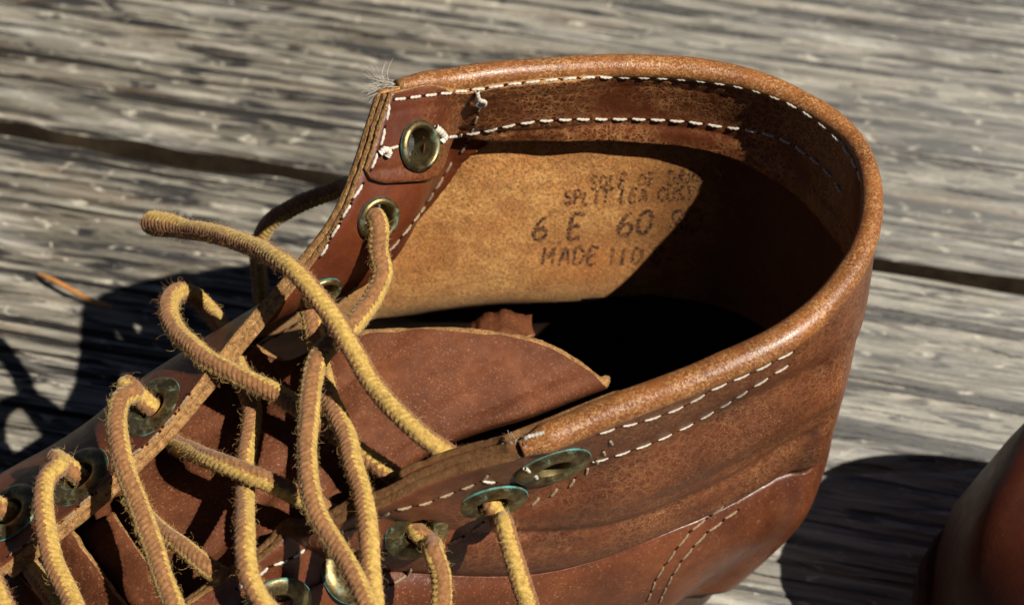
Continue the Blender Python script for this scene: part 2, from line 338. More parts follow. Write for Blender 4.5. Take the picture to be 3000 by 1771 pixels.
# ------------------------------------------------------------------ the boot
boot = thing('leather_boot', 'worn brown leather ankle boot, unlaced collar open, yellow laces hanging over it', 'boot', tuple(P(1800, 1000, 0)))
boot.location = (0, 0, 0)
W = lambda *a: [np.array(p)*MM for p in a]
rows = []
rim = PX((1112,266,142),(1225,243,138.5),(1340,226,136),(1480,207,134.5),(1760,190,133.3),(2040,202,132.5),(2290,264,131.5),(2496,400,130.5),(2560,578,130),(2508,785,128.5),(2336,976,126),(2080,1100,123),(1820,1199,119.5),(1640,1275,117),(1500,1335,115))
rows.append(rim)
far = {1: [(-17,40.5,114), (-5,42.5,113), (18,45,113), (40,44,113), (60,37,112)],
       2: [(-22,38.5,97), (-8,40.5,95), (16,43,95), (38.5,42.5,95), (59,36,94)],
       3: [(-36,34,79), (-12,38.3,76), (14.5,41,76), (37.5,41,76), (58,35,76)],
       4: [(-58,28,63), (-18,37,57), (13,40,57), (37,40.5,57), (57.5,34.5,57)],
       5: [(-85,25,38), (-34,44,35), (8,49,35), (36,49,35), (60,40,35)],
       6: [(-105,20,12), (-45,40,12), (5,47,12), (34,46,12), (58,37,12)]}
heel = {1: [(74,21,110), (79,5,109), (73.5,-15,108)], 2: [(73.5,21,93), (78.5,5,92), (72.7,-15.5,92)], 3: [(72.5,20.5,76), (78,4.5,75), (72.5,-16,75)],
        4: [(72,20,58), (77,4.5,58), (71,-16,58)], 5: [(73,22,35), (75.5,3,35), (68,-16.5,35)], 6: [(66,20,12), (66,1,12), (56,-18,12)]}
farpx = {1: [(1000,590,127), (1185,600,117)], 2: [(880,770,116), (1050,800,101)], 3: [(700,985,104), (735,925,92)], 4: [(500,1240,93), (400,1140,82)], 5: [(280,1455,85), (200,1305,73)], 6: [(0,1680,76), (-40,1425,64)]}
nearpx = {1: [(2350,1075,110), (2090,1195,106), (1800,1325,101), (1580,1395,97), (1330,1377,111)],
          2: [(2350,1180,93), (2080,1325,88), (1780,1440,86), (1440,1480,88.5), (1160,1445,107)],
          3: [(2330,1300,74), (2060,1440,72), (1700,1560,74), (1245,1560,86.5), (1000,1512,102)],
          4: [(2280,1410,58), (2010,1545,58), (1580,1690,60), (1040,1670,79), (830,1580,96)],
          5: [(2190,1585,35), (1930,1715,36), (1450,1850,40), (810,1770,80), (660,1690,89)],
          6: [(1975,1740,12), (1800,1870,14), (1350,1990,15), (640,1890,74), (500,1800,83)]}
for k in range(1, 7): rows.append(np.concatenate([PX(*farpx[k]), np.array(W(*far[k])), np.array(W(*heel[k])), PX(*nearpx[k])]))
NET = np.array(rows); SU, SV = 16, 18
S = cr(cr(NET, SV, 0), SU, 1); RV, CU = S.shape[:2]
N0 = gridnormals(S)
if (N0[RV//4, CU//2] @ np.array([1., 0, 0])) < 0: N0 = -N0
vv, uu = np.meshgrid(np.arange(RV)/SV, np.arange(CU)/SU, indexing='ij')
def gs(x, m, s): return np.exp(-((x-m)/s)**2)
near = ss(uu, 7.6, 9.8)
cv = .5+1.0*vn(uu*.9, vv*.3, 71); c2 = 2.78+.35*(vn(uu*.8, vv*0, 72)-.5); c3 = 1.28+.25*(vn(uu*1.1, vv*0, 73)-.5)
dsp = near*(-1.7*gs(vv, 3.95, .14)*(.6+.6*cv)+.6*gs(vv, 3.4, .28)-.95*cv*gs(vv, c2, .16)*ss(uu, 9.2, 10.4)+1.5*gs(vv, 2.1+.3*(vn(uu*.7, vv*0, 74)-.5), .36)*(1-.5*ss(uu, 11.5, 13))-1.5*gs(vv, c3, .3)*ss(uu, 9, 10)*(1-ss(uu, 12.3, 13.2))+1.0*gs(vv, 4.6, .4))
dsp += near*.5*(vn(uu*3.2+vv*1.5, vv*6-uu, 75)-.5)*gs(vv, 2.9, .7)
wr = vn(uu*1.1+vv*.9, vv*4.5-uu*1.2, 5)-.5; dsp += near*wr*.55*(1-ss(uu, 12, 13.2))*ss(vv, .6, 1.4)*(1-ss(vv, 4, 4.4))
dsp += (vn(uu*1.5, vv*1.6, 15)-.5)*.9*ss(vv, .2, .8)*(1-ss(uu, 11, 12.8)*.95)*ss(uu, -.2, 1.)
S = S+N0*(dsp*MM)[..., None]; N0 = gridnormals(S)
if (N0[RV//4, CU//2] @ np.array([1., 0, 0])) < 0: N0 = -N0
def samp(A, u, v):
    y = np.clip(np.asarray(v)*SV, 0, RV-1.001); x = np.clip(np.asarray(u)*SU, 0, CU-1.001)
    i = y.astype(int); j = x.astype(int); f = (y-i)[..., None]; g = (x-j)[..., None]
    return (A[i, j]*(1-g)+A[i, j+1]*g)*(1-f)+(A[i+1, j]*(1-g)+A[i+1, j+1]*g)*f
ARC = np.concatenate([np.zeros((RV, 1)), np.cumsum(np.linalg.norm(np.diff(S, axis=1), axis=2), axis=1)], 1)/MM
DEP = np.concatenate([np.zeros((1, CU)), np.cumsum(np.linalg.norm(np.diff(S, axis=0), axis=2), axis=0)], 0)/MM
def u_of(v, s, end=False):                           # net coordinate at s mm from the throat edge along row v
    out = np.zeros_like(s)
    for a in range(len(v)):
        r = ARC[int(np.clip(round(v[a]*SV), 0, RV-1))]; r = r[-1]-r[::-1] if end else r
        x = np.interp(s[a], r, np.arange(CU)/SU); out[a] = (CU-1)/SU-x if end else x
    return out
def v_of(u, d): 
    c = DEP[:, int(np.clip(round(u*SU), 0, CU-1))]; return np.interp(d, c, np.arange(RV)/SV)
T_SH = 1.1*MM
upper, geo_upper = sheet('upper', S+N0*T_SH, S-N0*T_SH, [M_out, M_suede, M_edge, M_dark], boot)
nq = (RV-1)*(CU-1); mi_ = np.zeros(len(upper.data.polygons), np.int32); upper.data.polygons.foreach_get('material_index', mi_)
lowv = (np.repeat(np.arange(RV-1), CU-1)/SV > 4.35-.3*ss(np.tile(np.arange(CU-1), RV-1)/SU, 2, 5)); mi_[nq:2*nq][lowv] = 3; upper.data.polygons.foreach_set('material_index', mi_)  # inner faces below the lining painted dark for the shade deep inside
# facings: second layer behind the throat edges
def facing(end, wfun):
    v = np.linspace(0.02, 5.95, 150); wd = wfun(v); s = np.linspace(0, 1, 26)[None]*wd[:, None]
    u = u_of(v, s, end); V2 = np.repeat(v[:, None], 26, 1); p = samp(S, u, V2); n = nrm(samp(N0, u, V2))
    o = (.15*(vn(s*.3, V2*6, 3)-.5))[..., None]*MM
    A = p-n*(.95*MM); B = p-n*(2.95*MM)+n*o
    if end: A, B = A[:, ::-1], B[:, ::-1]
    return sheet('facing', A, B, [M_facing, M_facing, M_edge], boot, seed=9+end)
def far_width(v):                                    # the strip's inner edge runs straight down and forward from the collar band
    out = np.interp(v, [0, 1, 2, 3, 4, 6], [50, 50, 34, 15, 11, 10])
    for i, a in enumerate(v):
        if a > 2.9: continue
        r = int(round(a*SV)); q = proj(S[r]); lx = np.where(q[:, 1] > 445, 1433-(q[:, 1]-445)*.87, 1433+(445-q[:, 1])*.25)
        k = np.nonzero((q[:, 0] > lx) & (np.arange(CU) < 5*SU))[0]
        if len(k): out[i] = np.clip(ARC[r, k[0]], 12, 62)
    return np.convolve(np.pad(out, 6, mode='edge'), np.ones(13)/13, 'valid')
fac_far, geo_ff = facing(False, far_width)
fac_near, geo_fn = facing(True, lambda v: np.interp(v, [0, 1, 2, 3, 6], [22, 20, 16, 12, 10]))
# collar band folded inside the top
Lr = ARC[0, -1]
s = np.linspace(0, Lr, 340); dep = np.interp(s, [0, 1.5, 4, 9, 15, 22, 40, 70, 300], [17.5, 19.5, 20.4, 20.6, 20.4, 20.2, 22, 23.4, 23.2])
KB = 34; ub = np.interp(s, ARC[0], np.arange(CU)/SU); vb = np.array([v_of(u, np.linspace(-.0, 1, KB)*d) for u, d in zip(ub, dep)])
Ub = np.repeat(ub[:, None], KB, 1); pb = samp(S, Ub, vb); nb = nrm(samp(N0, Ub, vb)); sb = np.repeat(s[:, None], KB, 1); tb = np.linspace(0, 1, KB)[None]
e1 = 1-ss(sb, 46, 60); e2 = ss(sb, Lr-30, Lr-24); basek = 1.2+1.85*np.maximum(e1, e2)
flare = 1.6*ss(tb, .55, 1)*ss(sb, 36, 60)*(1-ss(sb, 118, 140)) + .5*vn(sb*.09, tb*2, 4)*ss(tb, .3, 1)
dent = -.2*gs(tb*dep[:, None], 4.6, .8)-.4*gs(tb*dep[:, None], 17.6, .9)
Ab = pb-nb*((basek-.25*e1+flare*.9)*MM)[..., None]; Bb = pb-nb*((basek+flare+dent+1.5)*MM)[..., None]
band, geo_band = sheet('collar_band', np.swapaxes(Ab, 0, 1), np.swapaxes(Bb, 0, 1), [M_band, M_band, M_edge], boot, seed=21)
# rolled collar along the rim
s2 = np.linspace(5.0, Lr-2.2, 420); u2 = np.interp(s2, ARC[0], np.arange(CU)/SU)
L = samp(S, u2, u2*0)-nrm(samp(N0, u2, u2*0))*(.55*MM); L[:, 2] += .1*MM
L = L+(np.stack([vn(s2*.05, s2*0+k, 2)-.5 for k in range(3)], 1))*.5*MM
T_, N_, B_ = frames(L); k = 28; a = np.arange(k)/k*2*math.pi
rr = np.interp(s2/Lr, [0, .1, .35, .5, .6, .75, 1], [2.5, 2.8, 2.8, 2.4, 2.6, 3.35, 3.6])*(.72+.28*ss(s2, 4, 14))*(1-.12*(vn(s2*.12, s2*0, 6)))*(1-.45*ss(s2, Lr-9, Lr-2.2))
nn = nrm(samp(N0, u2, u2*0)); up_ = nrm(np.cross(T_, nn)); up_ = np.where(up_[:, 2:3] < 0, -up_, up_)
Vr = L[:, None]+MM*rr[:, None, None]*(np.cos(a)[None, :, None]*nn[:, None]*1.02+np.sin(a)[None, :, None]*up_[:, None]*.95)
Vr = Vr.reshape(-1, 3); Fr = tubefaces(len(s2), k)
def capfan(Vr, Fr, n, k, flip):
    pass
nV = len(Vr); cap0 = L[0]; cap1 = L[-1]; Vr = np.concatenate([Vr, [cap0, cap1]])
f0 = np.stack([np.full(k, nV), (np.arange(k)+1) % k, np.arange(k), np.full(k, nV)], 1); f1 = np.stack([np.full(k, nV+1), nV-k+np.arange(k), nV-k+(np.arange(k)+1) % k, np.full(k, nV+1)], 1)
Fl = [tuple(int(q) for q in f) for f in Fr]+[tuple(int(q) for q in f[:3]) for f in f0]+[tuple(int(q) for q in f[:3]) for f in f1]
roll = link('rolled_collar', mesh('rolled_collar', Vr, Fl, [M_roll, M_edge], [0]*len(Fr)+[1]*(2*k)), boot)
geo_roll = (Vr[:nV], Fr)
# heel counter over the lower back
uc = np.linspace(4.2, 13.1, 220); vc = np.linspace(0, 1, 40)
top = 3.97+.03*np.sin(uc*1.4)
Uc, Vc = np.meshgrid(uc, vc); Vc = top[None]+(6.0-top[None])*Vc
pc = samp(S, Uc, Vc); nc = nrm(samp(N0, Uc, Vc)); tz = np.linspace(0, 1, 40)[:, None]
lift = 1.14+.1*ss(tz, .0, .15)
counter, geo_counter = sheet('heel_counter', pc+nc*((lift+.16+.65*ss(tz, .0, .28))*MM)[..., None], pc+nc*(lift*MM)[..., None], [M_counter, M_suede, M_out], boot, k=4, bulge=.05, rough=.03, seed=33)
# tongue
tg = [[(745,1000,93),(865,1046,90),(1050,968,96),(1220,953,96),(1400,962,93),(1570,990,88.5),(1695,1048,83.5),(1790,1118,79)],
      [(680,1090,90),(800,1130,88),(940,1080,92),(1080,1080,93),(1220,1100,90),(1350,1140,87),(1460,1185,84),(1550,1208,81)],
      [(560,1190,85),(680,1240,84),(800,1230,87),(910,1240,89),(1020,1265,88),(1110,1290,86),(1180,1310,84),(1235,1322,81)],
      [(400,1340,78),(500,1400,79),(630,1430,81),(740,1465,82),(840,1505,81),(920,1540,78),(980,1570,74),(1020,1590,69)],
      [(200,1520,70),(300,1580,72),(420,1630,73),(540,1680,73),(650,1730,72),(750,1790,70),(850,1850,67),(880,1910,62)],
      [(0,1710,63),(90,1780,64),(200,1830,65),(320,1890,65),(430,1930,64),(540,1990,62),(640,2050,59),(700,2110,55)],
      [(-200,1880,56),(-110,1950,57),(0,2020,58),(120,2070,58),(230,2120,57),(340,2180,56),(440,2240,53),(500,2290,50)]]
tg = [r+[(r[-1][0]-4, r[-1][1]-6, r[-1][2]-16)] for r in tg]; tg[0][-1] = (1778, 1112, 66)  # near side trimmed along the rim's shadow edge, then folded under
TG = cr(cr(np.array([PX(*r) for r in tg]), 16, 0), 14, 1); NT = gridnormals(TG); NT = NT if NT[40, 50, 2] > 0 else -NT
iy, ix = np.meshgrid(np.arange(TG.shape[0])/16, np.arange(TG.shape[1])/14, indexing='ij')
TG = TG+NT*((1.6*(vn(ix*1.3+iy*.2, iy*.6, 3)-.5)+.7*(vn(ix*3+iy, iy*1.6, 6)-.5)-.9*gs(ix, 2.85+.12*iy, .38)+.7*gs(ix, 3.6+.1*iy, .5))*MM)[..., None]
NT = gridnormals(TG); NT = NT if NT[40, 50, 2] > 0 else -NT
TA = TG+NT*1.25*MM; dv_ = nrm(TA[3:4]-TA[0:1])
for r_, m_ in ((0, 1.9), (1, 1.15), (2, .5)): TA[r_] += dv_[0]*m_*MM          # raw edge cut slanting
tongue, geo_tongue = sheet('tongue', TA, TG-NT*1.25*MM, [M_tongue, M_suede, M_edge], boot, seed=41)
mi_ = np.zeros(len(tongue.data.polygons), np.int32); tongue.data.polygons.foreach_get('material_index', mi_); cen_ = np.zeros(len(mi_)*3); tongue.data.polygons.foreach_get('center', cen_); cen_ = cen_.reshape(-1, 3)
side = np.concatenate([TG[::3, -1], TG[0, -8:]])
for q in np.nonzero(mi_ == 2)[0]:
    if np.min(np.linalg.norm(side-cen_[q], axis=1)) < 2.2*MM: mi_[q] = 0       # the folded side keeps its grain face
tongue.data.polygons.foreach_set('material_index', mi_)
# gusset folds beside the tongue: torn strip low in the throat and a crumpled corner behind the tongue
def strip(name, a, b, th, m, n=5, seed=3, wob=.8):
    A = cr(PX(*a), 12); B2 = cr(PX(*b), 12); t = np.linspace(0, 1, n)[None, :, None]; G = A[:, None]*(1-t)+B2[:, None]*t
    nn = gridnormals(G); nn = nn if nn[len(A)//2, n//2, 2] > 0 else -nn; i, j = np.meshgrid(np.arange(len(A)), np.arange(n), indexing='ij')
    G = G+nn*((wob*(vn(i*.25, j*.6, seed)-.5)+.5*(vn(i*.6, j*1.3, seed+1)-.5))*MM)[..., None]; sheet(name, G+nn*th*.5*MM, G-nn*th*.5*MM, [m, M_suede, M_edge], boot, k=4, rough=.3, seed=seed)
strip('gusset', [(205,1545,78),(270,1640,77),(345,1740,76),(430,1850,74)], [(120,1590,72),(170,1690,71),(235,1790,70),(300,1900,68)], 1.6, M_tongue)
strip('gusset', [(330,1500,78),(400,1600,78),(470,1700,77),(560,1830,75)], [(240,1560,74),(310,1660,74),(380,1760,73),(450,1880,71)], 1.6, M_tongue, seed=8)
strip('gusset', [(1380,950,73),(1430,926,74),(1490,915,74),(1550,930,71)], [(1380,1000,80),(1430,995,79),(1490,985,77),(1560,985,71)], 1.6, M_tongue, seed=14, wob=1.1)
# insole and sole
base = [np.array(q)[:2] for q in NET[6][2:12]*1.0]
toe = np.array([(-70, -98), (-105, -124), (-140, -141), (-168, -140), (-180, -118), (-168, -80), (-140, -30), (-118, 5)])*MM
outl = np.concatenate([np.array(base), toe]); outl = cr(np.concatenate([outl, outl[:1]]), 8)[:-1]
def slab(name, out, z0, z1, m, grow=0):
    c0 = out.mean(0); o2 = out+nrm(out-c0)*grow*MM; n = len(o2)
    V = [(x, y, z1*MM) for x, y in o2]+[(x, y, z0*MM) for x, y in o2]
    F = [tuple(range(n)), tuple(range(2*n-1, n-1, -1))]+[((i+1) % n, i, n+i, n+(i+1) % n) for i in range(n)]
    o = link(name, mesh(name, V, F, m, smooth=False), boot); return o
slab('insole', outl, 12.5, 15, M_dark, -2); slab('outsole', outl, 1.2, 12.4, M_rubber, -7)
# vamp and toe cap in front of the throat (out of the picture, seen from aside)
ax0, ax1 = np.array([-98, -66]), np.array([-172, -128]); vp = []
for i in range(13):
    f = i/12; c0 = ax0+(ax1-ax0)*f; pr = np.array([.64, -.77]); hw = 47*math.sqrt(max(1-(max(f-.35, 0)/.66)**2, .003)); hz = 14+(58-20*f)*math.sqrt(max(1-(max(f-.45, 0)/.56)**2, .01))
    vp.append([np.array([*(c0+pr*hw*math.cos(t)), 12+(hz-12)*max(math.sin(t), 0)**.75])*MM for t in np.linspace(0, math.pi, 25)])
vp = np.array(vp); nv_ = gridnormals(vp); nv_ = nv_ if nv_[2, 12, 2] > 0 else -nv_
sheet('vamp', vp, vp-nv_*2*MM, [M_out, M_suede, M_edge], boot, seed=51)

# ------------------------------------------------------------------ ray casts on to what is built
def bvh(*geos):
    V = []; F = []; o = 0
    for v, f in geos:
        V.append(v); F += [tuple(int(x)+o for x in q) for q in f]; o += len(v)
    return BVHTree.FromPolygons([Vector(x) for x in np.concatenate(V)], F)
BV_IN = bvh(geo_upper, geo_ff, geo_band); BV_OUT = bvh(geo_upper, geo_counter, geo_ff, geo_fn); BV_UP = bvh(geo_upper)
def cast(B, px, py):
    o, d = ray(px, py); h = B.ray_cast(o, d)
    if h[0] is None: return None
    n = h[1]; n = n if n.dot(d) < 0 else -n
    return np.array(h[0]), np.array(n)

# stitches: one small twisted thread shape, copied
def stitch_mesh(name, m):
    x = np.linspace(-1, 1, 15); L = np.stack([x*1.75, 0*x, .34*(1-np.abs(x)**3)-.28], 1)
    k = 8; a = np.arange(k)/k*2*math.pi; r = .33*(1-np.abs(x)**5*.6)
    tw = 1+.22*np.cos(2*(a[None]-x[:, None]*5.2)); V = np.stack([L[:, :1]+0*a[None], L[:, 1:2]+r[:, None]*tw*np.cos(a)[None], L[:, 2:]+r[:, None]*tw*np.sin(a)[None]], -1)*MM
    F = [tuple(int(q) for q in f) for f in tubefaces(15, k)]+[tuple(range(k-1, -1, -1)), tuple(14*k+i for i in range(k))]
    V = V.reshape(-1, 3); mi = [0]*len(F)
    for sx in (-1, 1):                              # needle holes at both ends
        b0 = len(V); V = np.concatenate([V, np.array([[sx*1.95+.42*math.cos(t), .36*math.sin(t), -.06] for t in a])*MM]); F.append(tuple(range(b0, b0+k))); mi.append(1)
    return mesh(name, V, F, [m, M_hole], mi)
ST_W, ST_D = stitch_mesh('stitch', M_thr), stitch_mesh('dull_stitch', M_dthr)
def stitches(pts, B, parent, me, pitch=4.3, length=3.5, skip=(), lift=.1, ang=0, wid=1.):
    q = cr(np.array(pts, float), 24); hp = []; hn = []
    for x, y in q:
        h = cast(B, x, y)
        if h: hp.append(h[0]); hn.append(h[1])
    hp = np.array(hp); hn = np.array(hn); s = np.concatenate([[0], np.cumsum(np.linalg.norm(np.diff(hp, axis=0), axis=1))])/MM
    n = max(1, int(s[-1]/pitch)); 
    for i in range(n):
        t = (i+.5)*s[-1]/n
        f = lambda d: np.array([np.interp(d, s, hp[:, k]) for k in range(3)])
        p = f(t); tg_ = nrm(f(t+length*.5)-f(t-length*.5)); nn = nrm(np.array([np.interp(t, s, hn[:, k]) for k in range(3)]))
        yv = nrm(np.cross(nn, tg_)); nn = np.cross(tg_, yv)
        an = ang+random.uniform(-.07, .07); tx = tg_*math.cos(an)+yv*math.sin(an); yv = np.cross(nn, tx)
        o = link('stitch', me, parent)
        ml = Matrix([[tx[k], yv[k], nn[k], (p+nn*lift*MM)[k]] for k in range(3)]+[[0, 0, 0, 1]])
        sl_ = length/3.5*random.uniform(.92, 1.05)
        o.matrix_world = ml @ Matrix.Diagonal((sl_, wid, wid, 1))
top_row = [(1150,293),(1210,285),(1300,274),(1400,262),(1500,247),(1600,236),(1700,229),(1800,226),(1900,227),(2000,232),(2100,243),(2200,262),(2290,294),(2370,338),(2440,395),(2495,465),(2525,535)]
stitches(top_row, BV_IN, band, ST_W)
stitches([(1297,404),(1350,397),(1430,383),(1500,367),(1580,355),(1680,350),(1800,349),(1900,350),(2000,356),(2100,369),(2240,391),(2330,430),(2420,500),(2470,570)], BV_IN, band, ST_W)
stitches([(1126,440),(1150,433),(1178,426)], BV_IN, band, ST_W, 3.6, 3.3)
stitches([(1144,293),(1133,345),(1122,400),(1103,455),(1085,505)], BV_IN, band, ST_W, 4.6, 3.9)
stitches([(1066,532),(1030,592),(995,655),(960,715),(935,758)], BV_IN, fac_far, ST_W, 4.5, 3.8)
stitches([(1404,300),(1400,330),(1385,375),(1368,418),(1345,455)], BV_IN, band, ST_D, 4.6, 3.7)
stitches([(1325,470),(1300,515),(1265,570),(1225,630),(1175,695),(1135,740)], BV_IN, fac_far, ST_D, 4.5, 3.8)
stitches([(1050,835),(1015,865),(985,890)], BV_IN, fac_far, ST_D, 4.5, 3.8)
# outside, near quarter
stitches([(1745,1275),(1800,1255),(1900,1228),(2000,1190),(2100,1135),(2200,1092),(2260,1062),(2330,1025)], BV_OUT, upper, ST_W, 4.7, 3.7, wid=.7)
stitches([(1725,1355),(1790,1338),(1900,1300),(2000,1255),(2090,1205),(2180,1150),(2260,1100),(2320,1062)], BV_OUT, upper, ST_W, 4.7, 3.7, wid=.7)
stitches([(1800,1280),(1778,1315),(1750,1350),(1715,1382),(1680,1410),(1640,1432),(1590,1458),(1540,1480)], BV_OUT, upper, ST_D, 4.0, 3.0, ang=.5)
stitches([(1420,1520),(1390,1550),(1340,1580),(1300,1600)], BV_OUT, upper, ST_D, 4.0, 3.4)
stitches([(1210,1660),(1180,1690),(1140,1715),(1100,1745)], BV_OUT, upper, ST_D, 4.0, 3.4)
stitches([(1435,1385),(1400,1412),(1330,1440),(1240,1475),(1170,1490),(1130,1505),(1085,1530),(1000,1560)], BV_OUT, upper, ST_D, 4.2, 3.3)
stitches([(1405,1408),(1460,1412)], BV_OUT, upper, ST_W, 3.5, 4.)
stitches([(900,1605),(850,1635),(790,1660),(750,1690),(690,1725)], BV_OUT, upper, ST_W, 4.2, 3.4)
stitches([(2128,1475),(2080,1510),(2020,1560),(1965,1630),(1925,1690),(1895,1760)], BV_OUT, counter, ST_D, 4.6, 4.0, wid=.85)
stitches([(2165,1490),(2110,1530),(2050,1580),(1995,1645),(1955,1710),(1930,1765)], BV_OUT, counter, ST_D, 4.6, 4.0, wid=.85)
stitches([(560,1150),(500,1225),(440,1290),(370,1345)], BV_OUT, upper, ST_D, 4.6, 3.6)
stitches([(330,1410),(250,1465),(180,1530),(100,1580),(20,1630)], BV_OUT, upper, ST_D, 4.6, 3.6)

# eyelets
def lathe(name, prof, m, rimfrom, k=40):
    prof = np.array(prof, float)*MM; a = np.arange(k)/k*2*math.pi
    V = np.stack([prof[:, :1]*np.cos(a)[None], prof[:, :1]*np.sin(a)[None], prof[:, 1:]+0*a[None]], -1)
    V[..., 2] += (.10*(np.cos(2*a+1)[None])*MM)
    F = tubefaces(len(prof), k); return mesh(name, V.reshape(-1, 3), F, [m, M_green, M_barrel], np.where((F[:, 0]//k) >= rimfrom, 1, np.where((F[:, 0]//k) < 8, 2, 0)))
def smooth_prof(p, n=5): return cr(np.array(p, float), n)
EY_FLANGE = lathe('eyelet', smooth_prof([(3.4, -6.5), (3.5, -.6), (3.9, .55), (5.0, 1.15), (6.6, 1.0), (7.8, .35), (8.2, -.25), (7.7, -.5), (6, -.4)]), M_brass, 27)
EY_ROLL = lathe('eyelet', smooth_prof([(3.3, -5.2), (3.35, -1.5), (3.5, .1), (4.2, .95), (5.0, .6), (5.2, -.1), (4.9, -.5)]), M_brass, 23)
HOLES = []
def eyelet(px, py, B, me, scale=1., lift=.1, parent=None, nrml=None):
    h = cast(B, px, py)
    if not h: return None
    p, n = h; n = n if nrml is None else nrm(np.array(nrml, float)); hs = [cast(B, px+dx, py+dy) for dx, dy in ((60, 0), (-60, 0), (0, 35), (0, -35))]
    HOLES.append((p, n)); o = link('eyelet', me, parent or boot); q = Vector(n).to_track_quat('Z', 'Y')
    o.matrix_world = Matrix.Translation(Vector(p+n*lift*MM)) @ q.to_matrix().to_4x4() @ Matrix.Diagonal((scale, scale, scale, 1)); return p, n
eyelet(1228, 428, BV_IN, EY_ROLL, 1.12, .25)
e2 = eyelet(1108, 640, BV_IN, EY_ROLL, 1.0, .2)
eyelet(940, 856, BV_IN, EY_ROLL, .95, .2)
N1 = eyelet(1620, 1368, BV_OUT, EY_FLANGE, 1.03, .15); N2 = eyelet(1440, 1470, BV_OUT, EY_FLANGE, .98, .3, nrml=(.22, -.95, -.22)); N3 = eyelet(1225, 1552, BV_OUT, EY_FLANGE, .95, .15)
eyelet(1030, 1665, BV_OUT, EY_FLANGE, .95, .15); eyelet(810, 1775, BV_OUT, EY_FLANGE, .95, .15)
F4 = eyelet(445, 1190, BV_OUT, EY_FLANGE, .95, .15); F5 = eyelet(232, 1395, BV_OUT, EY_FLANGE, .95, .15); F6 = eyelet(25, 1500, BV_OUT, EY_FLANGE, .95, .15)

# punch the holes behind the eyelets
for o_ in (upper, fac_far, fac_near, band):
    me_ = o_.data; nf = len(me_.polygons); cen = np.zeros(nf*3); me_.polygons.foreach_get('center', cen); cen = cen.reshape(-1, 3); kill = np.zeros(nf, bool)
    for p, n in HOLES:
        d = cen-p; h_ = d@n; kill |= (np.linalg.norm(d-h_[:, None]*n, axis=1) < 4.3*MM) & (np.abs(h_) < 9*MM)
    import bmesh
    bm = bmesh.new(); bm.from_mesh(me_); bm.faces.ensure_lookup_table()
    bmesh.ops.delete(bm, geom=[bm.faces[i] for i in np.nonzero(kill)[0]], context='FACES'); bm.to_mesh(me_); bm.free()
